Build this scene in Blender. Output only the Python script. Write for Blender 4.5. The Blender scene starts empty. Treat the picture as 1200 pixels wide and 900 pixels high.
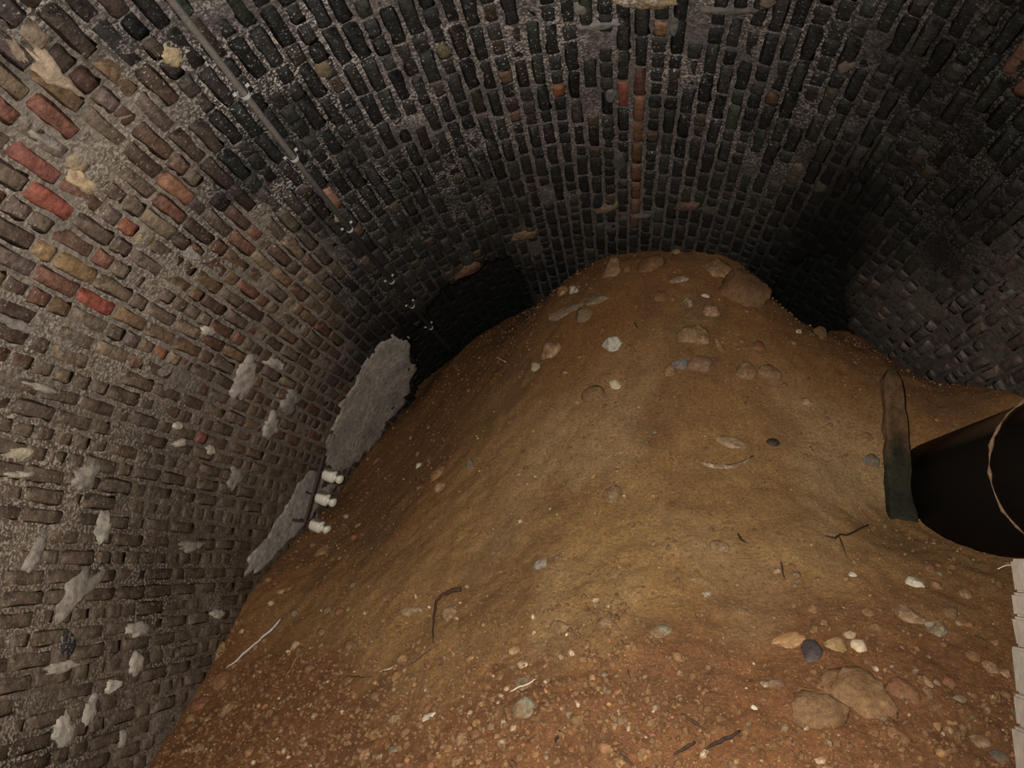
import bpy, bmesh, math, random
import numpy as np
from mathutils import Vector, Matrix, noise as mnoise

random.seed(7)
rs = np.random.RandomState(11)
C = bpy.context.scene.collection
SC = bpy.context.scene

# ------------------------------------------------------------------ camera
FPX, VPX, VPY = 940.0, 728.0, 660.0            # focal length in pixels, where the tunnel axis vanishes
EYE = np.array([0.0, 0.0, 1.6])
PHI = math.atan((VPY - 450) / FPX)
PSI = math.atan((VPX - 600) / FPX * math.cos(PHI))
RIGHT = np.array([math.cos(PSI), math.sin(PSI), 0])
FWD = np.array([-math.sin(PSI) * math.cos(PHI), math.cos(PSI) * math.cos(PHI), math.sin(PHI)])
UP = np.cross(RIGHT, FWD)
cam = bpy.data.cameras.new('camera')
cam.sensor_width = 36; cam.lens = FPX / 1200 * 36
cam.clip_start = 0.02
cam_o = bpy.data.objects.new('camera', cam); C.objects.link(cam_o)
cam_o.location = EYE
cam_o.rotation_euler = (math.pi / 2 + PHI, 0, PSI)
SC.camera = cam_o

# ------------------------------------------------------------------ world and light
w = bpy.data.worlds.new('dark'); SC.world = w; w.use_nodes = True
w.node_tree.nodes['Background'].inputs[0].default_value = (0.5, 0.55, 0.6, 1)
w.node_tree.nodes['Background'].inputs[1].default_value = 0.004
SC.view_settings.view_transform = 'Standard'; SC.view_settings.look = 'None'
SC.view_settings.exposure = 0.0; SC.view_settings.gamma = 1.0
SC.view_settings.use_curve_mapping = False
# the camera's flash, just beside the lens
L = bpy.data.lights.new('flash', 'SPOT'); L.energy = 690; L.color = (1.0, 0.93, 0.82)
L.spot_size = math.radians(116); L.spot_blend = 1.0; L.shadow_soft_size = 0.03
Lo = bpy.data.objects.new('flash', L); C.objects.link(Lo)
Lo.location = (-0.07, 0.02, 1.68)
def ray(px, py):
    d = FWD + RIGHT * (px - 600) / FPX - UP * (py - 450) / FPX
    return d
Lo.rotation_euler = Vector(ray(560, 590)).to_track_quat('-Z', 'Y').to_euler()

# ------------------------------------------------------------------ helpers
R = 2.17; CZ = 1.6; SQ = R * math.pi / 2
def project(p):
    v = np.asarray(p) - EYE
    z = v @ FWD
    return 600 + FPX * (v @ RIGHT) / z, 450 - FPX * (v @ UP) / z, z

def vpos(s, d, r=R):
    """point of the vault: s arc length from the crown (left negative), d depth, r radius"""
    a = abs(s); sg = -1 if s < 0 else 1
    if a <= SQ:
        t = s / R
        return np.array([r * math.sin(t), d, CZ + r * math.cos(t)])
    return np.array([sg * r, d, CZ - (a - SQ)])
def vnorm(s):
    a = abs(s); sg = -1 if s < 0 else 1
    if a <= SQ:
        t = s / R
        return np.array([-math.sin(t), 0, -math.cos(t)])
    return np.array([-sg, 0, 0.0])
def vhit(px, py):
    d = ray(px, py)
    if d[2] >= 0:
        t = R / math.hypot(d[0], d[2]); p = d * t
        return R * math.atan2(p[0], p[2]), p[1]
    t = R / abs(d[0]); p = d * t
    return (SQ - p[2]) * (1 if p[0] > 0 else -1), p[1]

_perm = rs.rand(256, 256)
def vnoise(x, y, seed=0):
    x = np.asarray(x, float) + seed * 17.3; y = np.asarray(y, float) + seed * 9.1
    xi = np.floor(x).astype(int); yi = np.floor(y).astype(int)
    fx = x - xi; fy = y - yi
    fx = fx * fx * (3 - 2 * fx); fy = fy * fy * (3 - 2 * fy)
    g = lambda i, j: _perm[i % 256, j % 256]
    return (g(xi, yi) * (1 - fx) + g(xi + 1, yi) * fx) * (1 - fy) + (g(xi, yi + 1) * (1 - fx) + g(xi + 1, yi + 1) * fx) * fy
def fbm(x, y, o=4, seed=0):
    v = 0; a = 0.5; t = 0
    x = np.asarray(x, float); y = np.asarray(y, float)
    for k in range(o):
        v = v + a * vnoise(x * 2 ** k, y * 2 ** k, seed + k); t += a; a *= 0.5
    return v / t
def sst(a, b, x):
    t = np.clip((np.asarray(x, float) - a) / (b - a), 0, 1); return t * t * (3 - 2 * t)
def lerp(a, b, t):
    return np.asarray(a) * (1 - t) + np.asarray(b) * t

def link(o, parent=None):
    C.objects.link(o)
    if parent is not None: o.parent = parent
    return o
def set_tint(me, cols):
    at = me.attributes.new('tint', 'FLOAT_COLOR', 'POINT')
    buf = np.ones((len(me.vertices), 4), np.float32)
    cols = np.asarray(cols, np.float32)
    buf[:, :cols.shape[-1]] = cols
    at.data.foreach_set('color', buf.ravel())
def mesh_obj(name, verts, faces, mat, parent=None, tint=None, smooth=True):
    me = bpy.data.meshes.new(name)
    me.from_pydata([tuple(map(float, v)) for v in verts], [], [tuple(int(i) for i in f) for f in faces])
    set_tint(me, tint if tint is not None else (1, 1, 1))
    me.materials.append(mat)
    if smooth: me.polygons.foreach_set('use_smooth', [True] * len(me.polygons))
    me.update()
    return link(bpy.data.objects.new(name, me), parent)
def tag(o, label, cat, group=None):
    o['label'] = label; o['category'] = cat
    if group: o['group'] = group
    return o
def empty(name, loc):
    o = bpy.data.objects.new(name, None); o.location = loc; o.empty_display_size = 0.05
    return link(o)
def tube(points, radii, n=8, cap=True):
    P = [Vector(p) for p in points]
    verts, faces = [], []
    ref = Vector((0.13, 0.27, 0.95))
    for i, p in enumerate(P):
        t = (P[min(i + 1, len(P) - 1)] - P[max(i - 1, 0)]).normalized()
        a = t.cross(ref)
        if a.length < 1e-3: a = t.cross(Vector((1, 0, 0)))
        a.normalize(); b = t.cross(a)
        r = radii[i] if hasattr(radii, '__len__') else radii
        for k in range(n):
            g = 2 * math.pi * k / n
            verts.append(p + (a * math.cos(g) + b * math.sin(g)) * r)
    for i in range(len(P) - 1):
        for k in range(n):
            faces.append((i * n + k, i * n + (k + 1) % n, (i + 1) * n + (k + 1) % n, (i + 1) * n + k))
    if cap:
        faces.append(tuple(range(n - 1, -1, -1))); m = (len(P) - 1) * n
        faces.append(tuple(range(m, m + n)))
    return verts, faces
def lathe(base, axis, prof, n=20, jitter=0, seed=0):
    """prof: (distance along axis, radius)"""
    ax = Vector(axis).normalized(); a = ax.cross(Vector((0.1, 0.3, 1))).normalized(); b = ax.cross(a)
    base = Vector(base); verts, faces = [], []
    for (h, r) in prof:
        for k in range(n):
            g = 2 * math.pi * k / n
            verts.append(base + ax * h + (a * math.cos(g) + b * math.sin(g)) * r)
    for i in range(len(prof) - 1):
        for k in range(n):
            faces.append((i * n + k, i * n + (k + 1) % n, (i + 1) * n + (k + 1) % n, (i + 1) * n + k))
    faces.append(tuple(range(n - 1, -1, -1))); m = (len(prof) - 1) * n
    faces.append(tuple(range(m, m + n)))
    return verts, faces
def join(*parts):
    V, F = [], []
    for v, f in parts:
        o = len(V); V += list(v); F += [tuple(i + o for i in q) for q in f]
    return V, F
def box(c, ax, ay, az, hx, hy, hz):
    c = np.asarray(c, float); V = []
    for sx in (-1, 1):
        for sy in (-1, 1):
            for sz in (-1, 1):
                V.append(c + np.asarray(ax) * hx * sx + np.asarray(ay) * hy * sy + np.asarray(az) * hz * sz)
    F = [(0, 1, 3, 2), (4, 6, 7, 5), (0, 4, 5, 1), (2, 3, 7, 6), (0, 2, 6, 4), (1, 5, 7, 3)]
    return V, F

# ------------------------------------------------------------------ materials
def new_mat(name):
    m = bpy.data.materials.new(name); m.use_nodes = True
    nt = m.node_tree; b = nt.nodes['Principled BSDF']
    return m, nt, b
def node(nt, t, **kw):
    n = nt.nodes.new(t)
    for k, v in kw.items(): setattr(n, k, v)
    return n
def ramp(nt, src, p0, c0, p1, c1):
    r = node(nt, 'ShaderNodeValToRGB')
    r.color_ramp.elements[0].position = p0; r.color_ramp.elements[0].color = (*c0, 1)
    r.color_ramp.elements[1].position = p1; r.color_ramp.elements[1].color = (*c1, 1)
    nt.links.new(src, r.inputs[0]); return r
def noise_tex(nt, vec, scale, detail=4, rough=0.6):
    n = node(nt, 'ShaderNodeTexNoise'); n.inputs['Scale'].default_value = scale
    n.inputs['Detail'].default_value = detail; n.inputs['Roughness'].default_value = rough
    nt.links.new(vec, n.inputs['Vector']); return n
def mix(nt, kind, fac, a, b):
    m = node(nt, 'ShaderNodeMix', data_type='RGBA', blend_type=kind)
    if isinstance(fac, (int, float)): m.inputs[0].default_value = fac
    else: nt.links.new(fac, m.inputs[0])
    for s, i in ((a, 6), (b, 7)):
        if isinstance(s, tuple): m.inputs[i].default_value = (*s, 1)
        else: nt.links.new(s, m.inputs[i])
    return m.outputs[2]
def surface_mat(name, lo=0.55, hi=1.35, scale=45, bump=0.5, bdist=0.004, rough=(0.55, 0.9), fleck=None, use_obj=True, spec=0.4, bscale=160):
    """object colour x tint attribute x grain, optional pale crust flecks"""
    m, nt, b = new_mat(name)
    geo = node(nt, 'ShaderNodeNewGeometry'); pos = geo.outputs['Position']
    at = node(nt, 'ShaderNodeAttribute'); at.attribute_name = 'tint'
    col = at.outputs['Color']
    if use_obj:
        oi = node(nt, 'ShaderNodeObjectInfo')
        col = mix(nt, 'MULTIPLY', 1.0, col, oi.outputs['Color'])
    n1 = noise_tex(nt, pos, scale, 5, 0.65)
    r1 = ramp(nt, n1.outputs['Fac'], 0.3, (lo,) * 3, 0.7, (hi,) * 3)
    col = mix(nt, 'MULTIPLY', 1.0, col, r1.outputs[0])
    n2 = noise_tex(nt, pos, bscale, 4, 0.7)
    if fleck:
        big = noise_tex(nt, pos, fleck['patch'], 3, 0.6)
        rb = ramp(nt, big.outputs['Fac'], fleck['p0'], (0,) * 3, fleck['p1'], (1,) * 3)
        fn = noise_tex(nt, pos, fleck['scale'], 2, 0.6)
        rf = ramp(nt, fn.outputs['Fac'], fleck['f0'], (0,) * 3, fleck['f1'], (1,) * 3)
        f = mix(nt, 'MULTIPLY', 1.0, rb.outputs[0], rf.outputs[0])
        # crust only where the attribute alpha is set is folded into the colour: brighten relative to the base
        boosted = mix(nt, 'MULTIPLY', 1.0, col, fleck['gain'])
        boosted = mix(nt, 'ADD', 1.0, boosted, fleck['add'])
        sep = node(nt, 'ShaderNodeSeparateColor'); nt.links.new(f, sep.inputs[0])
        col = mix(nt, 'MIX', sep.outputs[0], col, boosted)
    nt.links.new(col, b.inputs['Base Color'])
    rr = node(nt, 'ShaderNodeMapRange'); nt.links.new(n2.outputs['Fac'], rr.inputs[0])
    rr.inputs[1].default_value = 0.3; rr.inputs[2].default_value = 0.7
    rr.inputs[3].default_value = rough[0]; rr.inputs[4].default_value = rough[1]
    nt.links.new(rr.outputs[0], b.inputs['Roughness'])
    b.inputs['Specular IOR Level'].default_value = spec
    if bump:
        bp = node(nt, 'ShaderNodeBump'); bp.inputs['Strength'].default_value = bump; bp.inputs['Distance'].default_value = bdist
        s = node(nt, 'ShaderNodeMath', operation='ADD')
        nt.links.new(n1.outputs['Fac'], s.inputs[0]); nt.links.new(n2.outputs['Fac'], s.inputs[1])
        nt.links.new(s.outputs[0], bp.inputs['Height']); nt.links.new(bp.outputs[0], b.inputs['Normal'])
    return m
def wall_mat(name, lo, hi, amt, fl0, fl1, bump):
    """brick or mortar under films of lime, dirt and soot that run over both alike; alpha = how sooty"""
    m, nt, b = new_mat(name); lk = nt.links.new
    pos = node(nt, 'ShaderNodeNewGeometry').outputs['Position']
    at = node(nt, 'ShaderNodeAttribute'); at.attribute_name = 'tint'; oi = node(nt, 'ShaderNodeObjectInfo')
    col = mix(nt, 'MULTIPLY', 1.0, at.outputs['Color'], oi.outputs['Color'])
    so = node(nt, 'ShaderNodeMath', operation='MULTIPLY', use_clamp=True); lk(at.outputs['Alpha'], so.inputs[0]); lk(oi.outputs['Alpha'], so.inputs[1])
    soot = so.outputs[0]
    n1 = noise_tex(nt, pos, 42, 6, 0.7); r1 = ramp(nt, n1.outputs['Fac'], 0.32, (lo,) * 3, 0.68, (hi,) * 3)
    col = mix(nt, 'MULTIPLY', 1.0, col, r1.outputs[0])
    # films
    nf = noise_tex(nt, pos, 13, 7, 0.72); nb = noise_tex(nt, pos, 3.1, 6, 0.65)
    lf = ramp(nt, nf.outputs['Fac'], 0.34, (.045, .031, .022), 0.68, (.148, .114, .087)).outputs[0]
    lf = mix(nt, 'MULTIPLY', 0.55, lf, r1.outputs[0])
    nz = noise_tex(nt, pos, 1.25, 4, 0.6)
    lf = mix(nt, 'MULTIPLY', 1.0, lf, ramp(nt, nz.outputs['Fac'], 0.38, (.55, .50, .46), 0.60, (1.18, 1.15, 1.12)).outputs[0])
    ls = ramp(nt, nf.outputs['Fac'], 0.36, (.009, .0095, .009), 0.70, (.058, .053, .051)).outputs[0]
    al = ramp(nt, nb.outputs['Fac'], 0.34, (amt * .08,) * 3, 0.66, (amt * .85,) * 3).outputs[0]
    asx = ramp(nt, nb.outputs['Fac'], 0.46, (amt * .03,) * 3, 0.74, (amt * .6,) * 3).outputs[0]
    sz = node(nt, 'ShaderNodeSeparateXYZ'); lk(pos, sz.inputs[0])
    low = node(nt, 'ShaderNodeMapRange'); lk(sz.outputs[2], low.inputs[0])
    low.inputs[1].default_value = 2.5; low.inputs[2].default_value = 1.5; low.inputs[3].default_value = 0; low.inputs[4].default_value = 0.5
    ad = node(nt, 'ShaderNodeMath', operation='ADD', use_clamp=True); lk(al, ad.inputs[0]); lk(low.outputs[0], ad.inputs[1])
    film = mix(nt, 'MIX', soot, lf, ls)
    amo = mix(nt, 'MIX', soot, ad.outputs[0], asx)
    sep = node(nt, 'ShaderNodeSeparateColor'); lk(amo, sep.inputs[0])
    col = mix(nt, 'MIX', sep.outputs[0], col, film)
    # crusts of lime: small pale crumbs in patches
    pb = ramp(nt, nb.outputs['Fac'], 0.40, (.15,) * 3, 0.58, (1,) * 3).outputs[0]
    nc = noise_tex(nt, pos, 75, 3, 0.75)
    fk = ramp(nt, nc.outputs['Fac'], fl0, (0,) * 3, fl1, (1,) * 3).outputs[0]
    f = mix(nt, 'MULTIPLY', 1.0, pb, fk); s2 = node(nt, 'ShaderNodeSeparateColor'); lk(f, s2.inputs[0])
    cr = mix(nt, 'MIX', soot, (.33, .29, .25), (.38, .34, .325))
    dep = node(nt, 'ShaderNodeMapRange'); lk(sz.outputs[1], dep.inputs[0]); dep.inputs[1].default_value = 3.0; dep.inputs[2].default_value = 5.2; dep.inputs[3].default_value = 1; dep.inputs[4].default_value = 0.12
    rgt = node(nt, 'ShaderNodeMapRange'); lk(sz.outputs[0], rgt.inputs[0]); rgt.inputs[1].default_value = 0.5; rgt.inputs[2].default_value = 1.2; rgt.inputs[3].default_value = 1; rgt.inputs[4].default_value = 0.25
    ff = node(nt, 'ShaderNodeMath', operation='MULTIPLY'); lk(s2.outputs[0], ff.inputs[0]); lk(dep.outputs[0], ff.inputs[1])
    f3 = node(nt, 'ShaderNodeMath', operation='MULTIPLY', use_clamp=True); lk(ff.outputs[0], f3.inputs[0]); lk(rgt.outputs[0], f3.inputs[1])
    col = mix(nt, 'MIX', f3.outputs[0], col, cr)
    lk(col, b.inputs['Base Color'])
    rr = node(nt, 'ShaderNodeMapRange'); lk(nc.outputs['Fac'], rr.inputs[0]); rr.inputs[1].default_value = .35; rr.inputs[2].default_value = .65; rr.inputs[3].default_value = .42; rr.inputs[4].default_value = .9
    lk(rr.outputs[0], b.inputs['Roughness']); b.inputs['Specular IOR Level'].default_value = 0.2
    bp = node(nt, 'ShaderNodeBump'); bp.inputs['Strength'].default_value = bump; bp.inputs['Distance'].default_value = .010
    s = node(nt, 'ShaderNodeMath', operation='ADD'); lk(n1.outputs['Fac'], s.inputs[0]); lk(nc.outputs['Fac'], s.inputs[1])
    s3 = node(nt, 'ShaderNodeMath', operation='ADD'); lk(s.outputs[0], s3.inputs[0]); lk(nf.outputs['Fac'], s3.inputs[1])
    lk(s3.outputs[0], bp.inputs['Height']); lk(bp.outputs[0], b.inputs['Normal'])
    return m
M_BRICK = wall_mat('old_brick', 0.4, 1.6, 0.8, 0.61, 0.67, 0.5)
M_RED = wall_mat('repair_brick', 0.5, 1.5, 0.2, 0.64, 0.7, 0.5)
M_MORTAR = wall_mat('lime_mortar', 0.4, 1.6, 0.75, 0.50, 0.58, 0.6)
M_BLACK = surface_mat('near_black_brick', 0.5, 1.5, 40, 0.6, 0.006, (0.7, 0.95), spec=0.15)  # near-black surface for the hollows and the streaks beside them
M_RENDER = surface_mat('lime_render', 0.5, 1.4, 28, 0.8, 0.008, (0.7, 0.95), spec=0.25)
M_SOIL = surface_mat('earth', 0.62, 1.35, 60, 0.75, 0.008, (0.75, 1.0), spec=0.2, use_obj=False, bscale=220,
                     fleck=dict(patch=6, p0=0.3, p1=0.65, scale=130, f0=0.62, f1=0.67, gain=(1.7, 1.7, 1.75), add=(0.10, 0.08, 0.055)))
M_STONE = surface_mat('stone', 0.45, 1.45, 50, 0.8, 0.006, (0.5, 0.95), spec=0.3)
def soiled(m, lo, hi, top):
    nt = m.node_tree; b = nt.nodes['Principled BSDF']; src = b.inputs['Base Color'].links[0].from_socket
    pos = node(nt, 'ShaderNodeNewGeometry').outputs['Position']
    n = noise_tex(nt, pos, 24, 6, 0.7); r = ramp(nt, n.outputs['Fac'], lo, (0,) * 3, hi, (top,) * 3)
    s = node(nt, 'ShaderNodeSeparateColor'); nt.links.new(r.outputs[0], s.inputs[0])
    n2 = noise_tex(nt, pos, 70, 4, 0.7); d = ramp(nt, n2.outputs['Fac'], .35, (.10, .052, .023), .7, (.235, .13, .058))
    nt.links.new(mix(nt, 'MIX', s.outputs[0], src, d.outputs[0]), b.inputs['Base Color'])
soiled(M_STONE, .40, .56, .88)
M_CLEAN = surface_mat('clean_stone', 0.6, 1.3, 55, 0.6, 0.004, (0.35, 0.8), spec=0.4)
def plain(name, col, rough=0.6, metal=0.0, spec=0.5, lo=0.7, hi=1.2, scale=60, bump=0.2):
    m = surface_mat(name, lo, hi, scale, bump, 0.002, (max(0, rough - 0.1), min(1, rough + 0.12)), spec=spec, use_obj=False)
    nt = m.node_tree
    for n in nt.nodes:
        if n.type == 'ATTRIBUTE':
            rgb = node(nt, 'ShaderNodeRGB'); rgb.outputs[0].default_value = (*col, 1)
            for l in list(n.outputs['Color'].links):
                nt.links.new(rgb.outputs[0], l.to_socket)
    nt.nodes['Principled BSDF'].inputs['Metallic'].default_value = metal
    return m
def dusty(m, col, lo, hi, strength=1.0):
    """settled dirt on upward faces"""
    nt = m.node_tree; b = nt.nodes['Principled BSDF']
    src = b.inputs['Base Color'].links[0].from_socket
    geo = node(nt, 'ShaderNodeNewGeometry'); sx = node(nt, 'ShaderNodeSeparateXYZ')
    nt.links.new(geo.outputs['Normal'], sx.inputs[0])
    mr = node(nt, 'ShaderNodeMapRange'); nt.links.new(sx.outputs[2], mr.inputs[0])
    mr.inputs[1].default_value = lo; mr.inputs[2].default_value = hi; mr.inputs[4].default_value = strength
    n = noise_tex(nt, geo.outputs['Position'], 22, 4)
    add = node(nt, 'ShaderNodeMath', operation='MULTIPLY_ADD'); nt.links.new(n.outputs['Fac'], add.inputs[0])
    add.inputs[1].default_value = 1.2; add.inputs[2].default_value = -0.6 + 1.0
    mu = node(nt, 'ShaderNodeMath', operation='MULTIPLY', use_clamp=True)
    nt.links.new(mr.outputs[0], mu.inputs[0]); nt.links.new(add.outputs[0], mu.inputs[1])
    nt.links.new(mix(nt, 'MIX', mu.outputs[0], src, col), b.inputs['Base Color'])
    return m
M_CONDUIT = surface_mat('painted_conduit', 0.7, 1.2, 60, 0.2, 0.002, (0.45, 0.67), use_obj=False)
M_GALV = plain('galvanised_strip', (0.45, 0.45, 0.46), 0.4, 0.15)
M_RUST = plain('rusty_iron', (0.05, 0.03, 0.02), 0.7, 0.2)
M_PORC = dusty(plain('white_porcelain', (0.62, 0.58, 0.5), 0.3, lo=0.85, hi=1.08), (0.085, 0.068, 0.042), 0.30, 0.62, 0.95)
M_PIPE = dusty(plain('black_iron_pipe', (0.006, 0.006, 0.006), 0.6, 0.0, 0.06), (0.24, 0.15, 0.095), 0.5, 0.98, 0.95)
M_WOOD = surface_mat('mossy_timber', 0.5, 1.5, 35, 0.7, 0.006, (0.7, 0.95), spec=0.2)
M_PIER = surface_mat('pale_concrete', 0.8, 1.15, 30, 0.4, 0.004, (0.7, 0.95), spec=0.2)
M_TWIG = surface_mat('twig', 0.6, 1.4, 120, 0.3, 0.002, (0.6, 0.9), spec=0.3)

# ------------------------------------------------------------------ the bank of earth: height field through surveyed points
def at_depth(px, py, d):
    r = ray(px, py); return EYE + r * (d / r[1])
pts = []
for px, py in [(700, 305), (640, 355), (540, 410), (490, 466), (441, 518), (402, 572), (346, 634), (294, 696), (260, 760), (180, 890),
               (800, 295), (870, 310), (905, 345), (1090, 455), (1150, 455), (1190, 462), (985, 387)]:
    s, d = vhit(px, py); pts.append(vpos(s, d))
for px, py, d in [(600, 900, 2.65), (400, 900, 3.05), (900, 900, 2.6), (1180, 900, 2.72), (1150, 672, 3.5), (1092, 625, 3.85),
                  (640, 640, 3.7), (710, 450, 4.5), 
                  (1075, 490, 4.35), (1078, 570, 4.1), (945, 384, 6.0), (925, 381, 5.9), 
                  (1160, 480, 4.3), (930, 390, 5.4), (960, 394, 5.45), (1010, 405, 5.1), (912, 384, 5.6), (412, 612, 5.2)]:
    pts.append(at_depth(px, py, d))
pts += [np.array(p, float) for p in [(1.95, 3.5, 1.45), (-2.1, 2.6, 0.1), (-1, 1.9, 0.15), (0, 1.6, 0.1), (1, 1.55, 0.1), (2.1, 1.6, 0.1), (2.1, 2.6, 0.75),
                                     (0, 7.2, 4.1), (-1.5, 7.3, 3.6), (1.6, 7.2, 3.6), (-2.3, 7.0, 3.1), (2.3, 6.6, 3.0)]]
P = np.array(pts)
def tps_fit(P, lam=0.006):
    n = len(P); d = np.hypot(P[:, None, 0] - P[None, :, 0], P[:, None, 1] - P[None, :, 1])
    K = np.where(d > 0, d * d * np.log(d + 1e-9), 0) + lam * np.eye(n)
    Q = np.c_[np.ones(n), P[:, :2]]
    A = np.block([[K, Q], [Q.T, np.zeros((3, 3))]])
    return np.linalg.solve(A, np.r_[P[:, 2], np.zeros(3)])
TW = tps_fit(P)
def tps(x, y):
    x = np.asarray(x, float); y = np.asarray(y, float)
    z = TW[-3] + TW[-2] * x + TW[-1] * y
    for i in range(len(P)):
        d2 = (x - P[i, 0]) ** 2 + (y - P[i, 1]) ** 2
        z = z + TW[i] * 0.5 * d2 * np.log(d2 + 1e-12)
    return z
STEP = 0.018
gx = np.arange(-2.36, 2.365, STEP); gy = np.arange(1.45, 7.25, STEP)
GX, GY = np.meshgrid(gx, gy, indexing='ij')
base = tps(GX, GY)
rough_amt = np.clip(1.15 - 0.75 * sst(2.7, 3.3, GY), 0.35, 1.2)
GZ = base + (fbm(GX * 2.2, GY * 2.2, 3, 1) - 0.5) * 0.04 + (fbm(GX * 8, GY * 8, 3, 5) - 0.5) * 0.022 * (0.5 + rough_amt) \
    + (fbm(GX * 24, GY * 24, 3, 9) - 0.5) * 0.028 * (0.45 + rough_amt) + (fbm(GX * 3.4, GY * 3.4, 2, 15) - .5) * .03 * rough_amt
GZ = np.maximum(GZ, -0.02)
def soil_z(x, y):
    u = (x - gx[0]) / STEP; v = (y - gy[0]) / STEP
    i = int(min(max(u, 0), len(gx) - 2)); j = int(min(max(v, 0), len(gy) - 2))
    fu = min(max(u - i, 0), 1); fv = min(max(v - j, 0), 1)
    return (GZ[i, j] * (1 - fu) + GZ[i + 1, j] * fu) * (1 - fv) + (GZ[i, j + 1] * (1 - fu) + GZ[i + 1, j + 1] * fu) * fv
def soil_n(x, y, e=0.06):
    n = Vector((soil_z(x - e, y) - soil_z(x + e, y), soil_z(x, y - e) - soil_z(x, y + e), 2 * e)); return n.normalized()
def soil_hit(px, py):
    d = ray(px, py); t = 1.4; st = 0.02
    while t < 8:
        p = EYE + d * t
        if p[2] < soil_z(p[0], p[1]):
            a, b = t - st, t
            for _ in range(12):
                m = (a + b) / 2; p = EYE + d * m
                if p[2] < soil_z(p[0], p[1]): b = m
                else: a = m
            return EYE + d * b
        t += st
    return None

# ------------------------------------------------------------------ the vault
DEG = 180 / math.pi
# shallow recesses of near-black brick: nearest depth of the hollow for each angle off the crown
HL = ([17, 18.5, 24, 34, 40, 44.3, 50.5, 56], [5.9, 5.2, 5.08, 5.2, 5.42, 5.88, 6.5, 6.9])
HR = ([30, 31, 34, 37, 39.5, 43, 46.5, 53], [5.5, 5.05, 4.75, 4.62, 4.85, 5.28, 5.42, 6.2])
def hollow_d(s):
    th = s / R * DEG
    if th < 0:
        a = -th
        if 17 <= a <= 56: return float(np.interp(a, *HL))
    elif 30 <= th <= 53: return float(np.interp(th, *HR))
    return 99.0
REC = 0.15
def zones(s, d):
    """soot 0..1, grime 0..1, near-crown crust 0..1"""
    th = s / R * DEG
    n = float(fbm(s * 1.7, d * 1.7, 4, 21)) - 0.5
    if th < 0:
        edge = 46 + 9 * float(sst(3.2, 5.0, d))
        soot = 1 - float(sst(edge - 9, edge + 9, -th + n * 26))
    else:
        soot = 1 - 0.9 * float(sst(37, 54, th + n * 18 + 5 * float(sst(3.5, 4.8, d)) - 6))
    grime = float(sst(66, 84, -th + n * 20)) if th < 0 else 0.0
    crust = float(sst(0.35, 0.65, fbm(s * 1.3, d * 1.3, 3, 33) + 0.28 - 0.03 * max(0, d - 3) - 0.016 * max(0, abs(th - 2) - 14)))
    return soot, grime, crust, n
LEFTP = [(.15, .064, .046), (.085, .045, .036), (.17, .105, .062), (.21, .155, .105), (.12, .088, .07), (.13, .095, .09), (.105, .06, .045), (.15, .115, .09), (.07, .045, .038)]
RIGHTP = [(.14, .10, .082), (.16, .132, .12), (.10, .085, .075), (.17, .128, .105), (.095, .09, .08)]
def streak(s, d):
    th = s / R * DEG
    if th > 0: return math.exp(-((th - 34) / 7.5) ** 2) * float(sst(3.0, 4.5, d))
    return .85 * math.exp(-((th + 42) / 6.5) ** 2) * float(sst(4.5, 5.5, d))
def brick_col(s, d, rng):
    soot, grime, crust, n = zones(s, d)
    pal = LEFTP if s < 0 else RIGHTP
    c = np.array(pal[rng.randint(len(pal))]) * rng.uniform(0.75, 1.2)
    blk = np.array([.0085, .009, .009]) * rng.uniform(0.7, 1.7)
    if rng.rand() < 0.05: blk = np.array([.034, .026, .018]) * rng.uniform(.6, 1.3)
    elif rng.rand() < 0.10: blk = np.array([.018, .021, .015])
    if rng.rand() < 0.15: blk = blk * 1.8
    c = lerp(c, np.array([.115, .092, .074]) * rng.uniform(.85, 1.15), grime * 0.75)
    c = lerp(c, blk, np.clip(soot * rng.uniform(.9, 1.05), 0, 1))
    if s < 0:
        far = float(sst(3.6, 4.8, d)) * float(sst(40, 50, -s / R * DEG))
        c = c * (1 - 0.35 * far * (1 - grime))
    c = np.r_[c, soot]
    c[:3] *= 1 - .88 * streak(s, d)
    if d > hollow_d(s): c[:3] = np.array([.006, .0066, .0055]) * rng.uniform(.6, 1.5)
    return c
def mortar_col(s, d):
    soot, grime, crust, n = zones(s, d)
    if s < 0: c = lerp([.165, .142, .122], [.10, .08, .065], grime)
    else: c = np.array([.105, .09, .082])
    k = lerp([.018, .0175, .016], [.075, .066, .063], crust)
    th = s / R * DEG
    if th > 10: k = k * (1 - 0.55 * float(sst(10, 28, th)) * (1 - 0.3 * float(sst(50, 70, th))))
    c = lerp(c, k, soot)
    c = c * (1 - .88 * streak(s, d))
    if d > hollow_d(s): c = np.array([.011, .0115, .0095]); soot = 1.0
    return np.r_[c * (0.8 + 0.5 * float(vnoise(s * 9, d * 9, 3))), soot]

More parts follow.
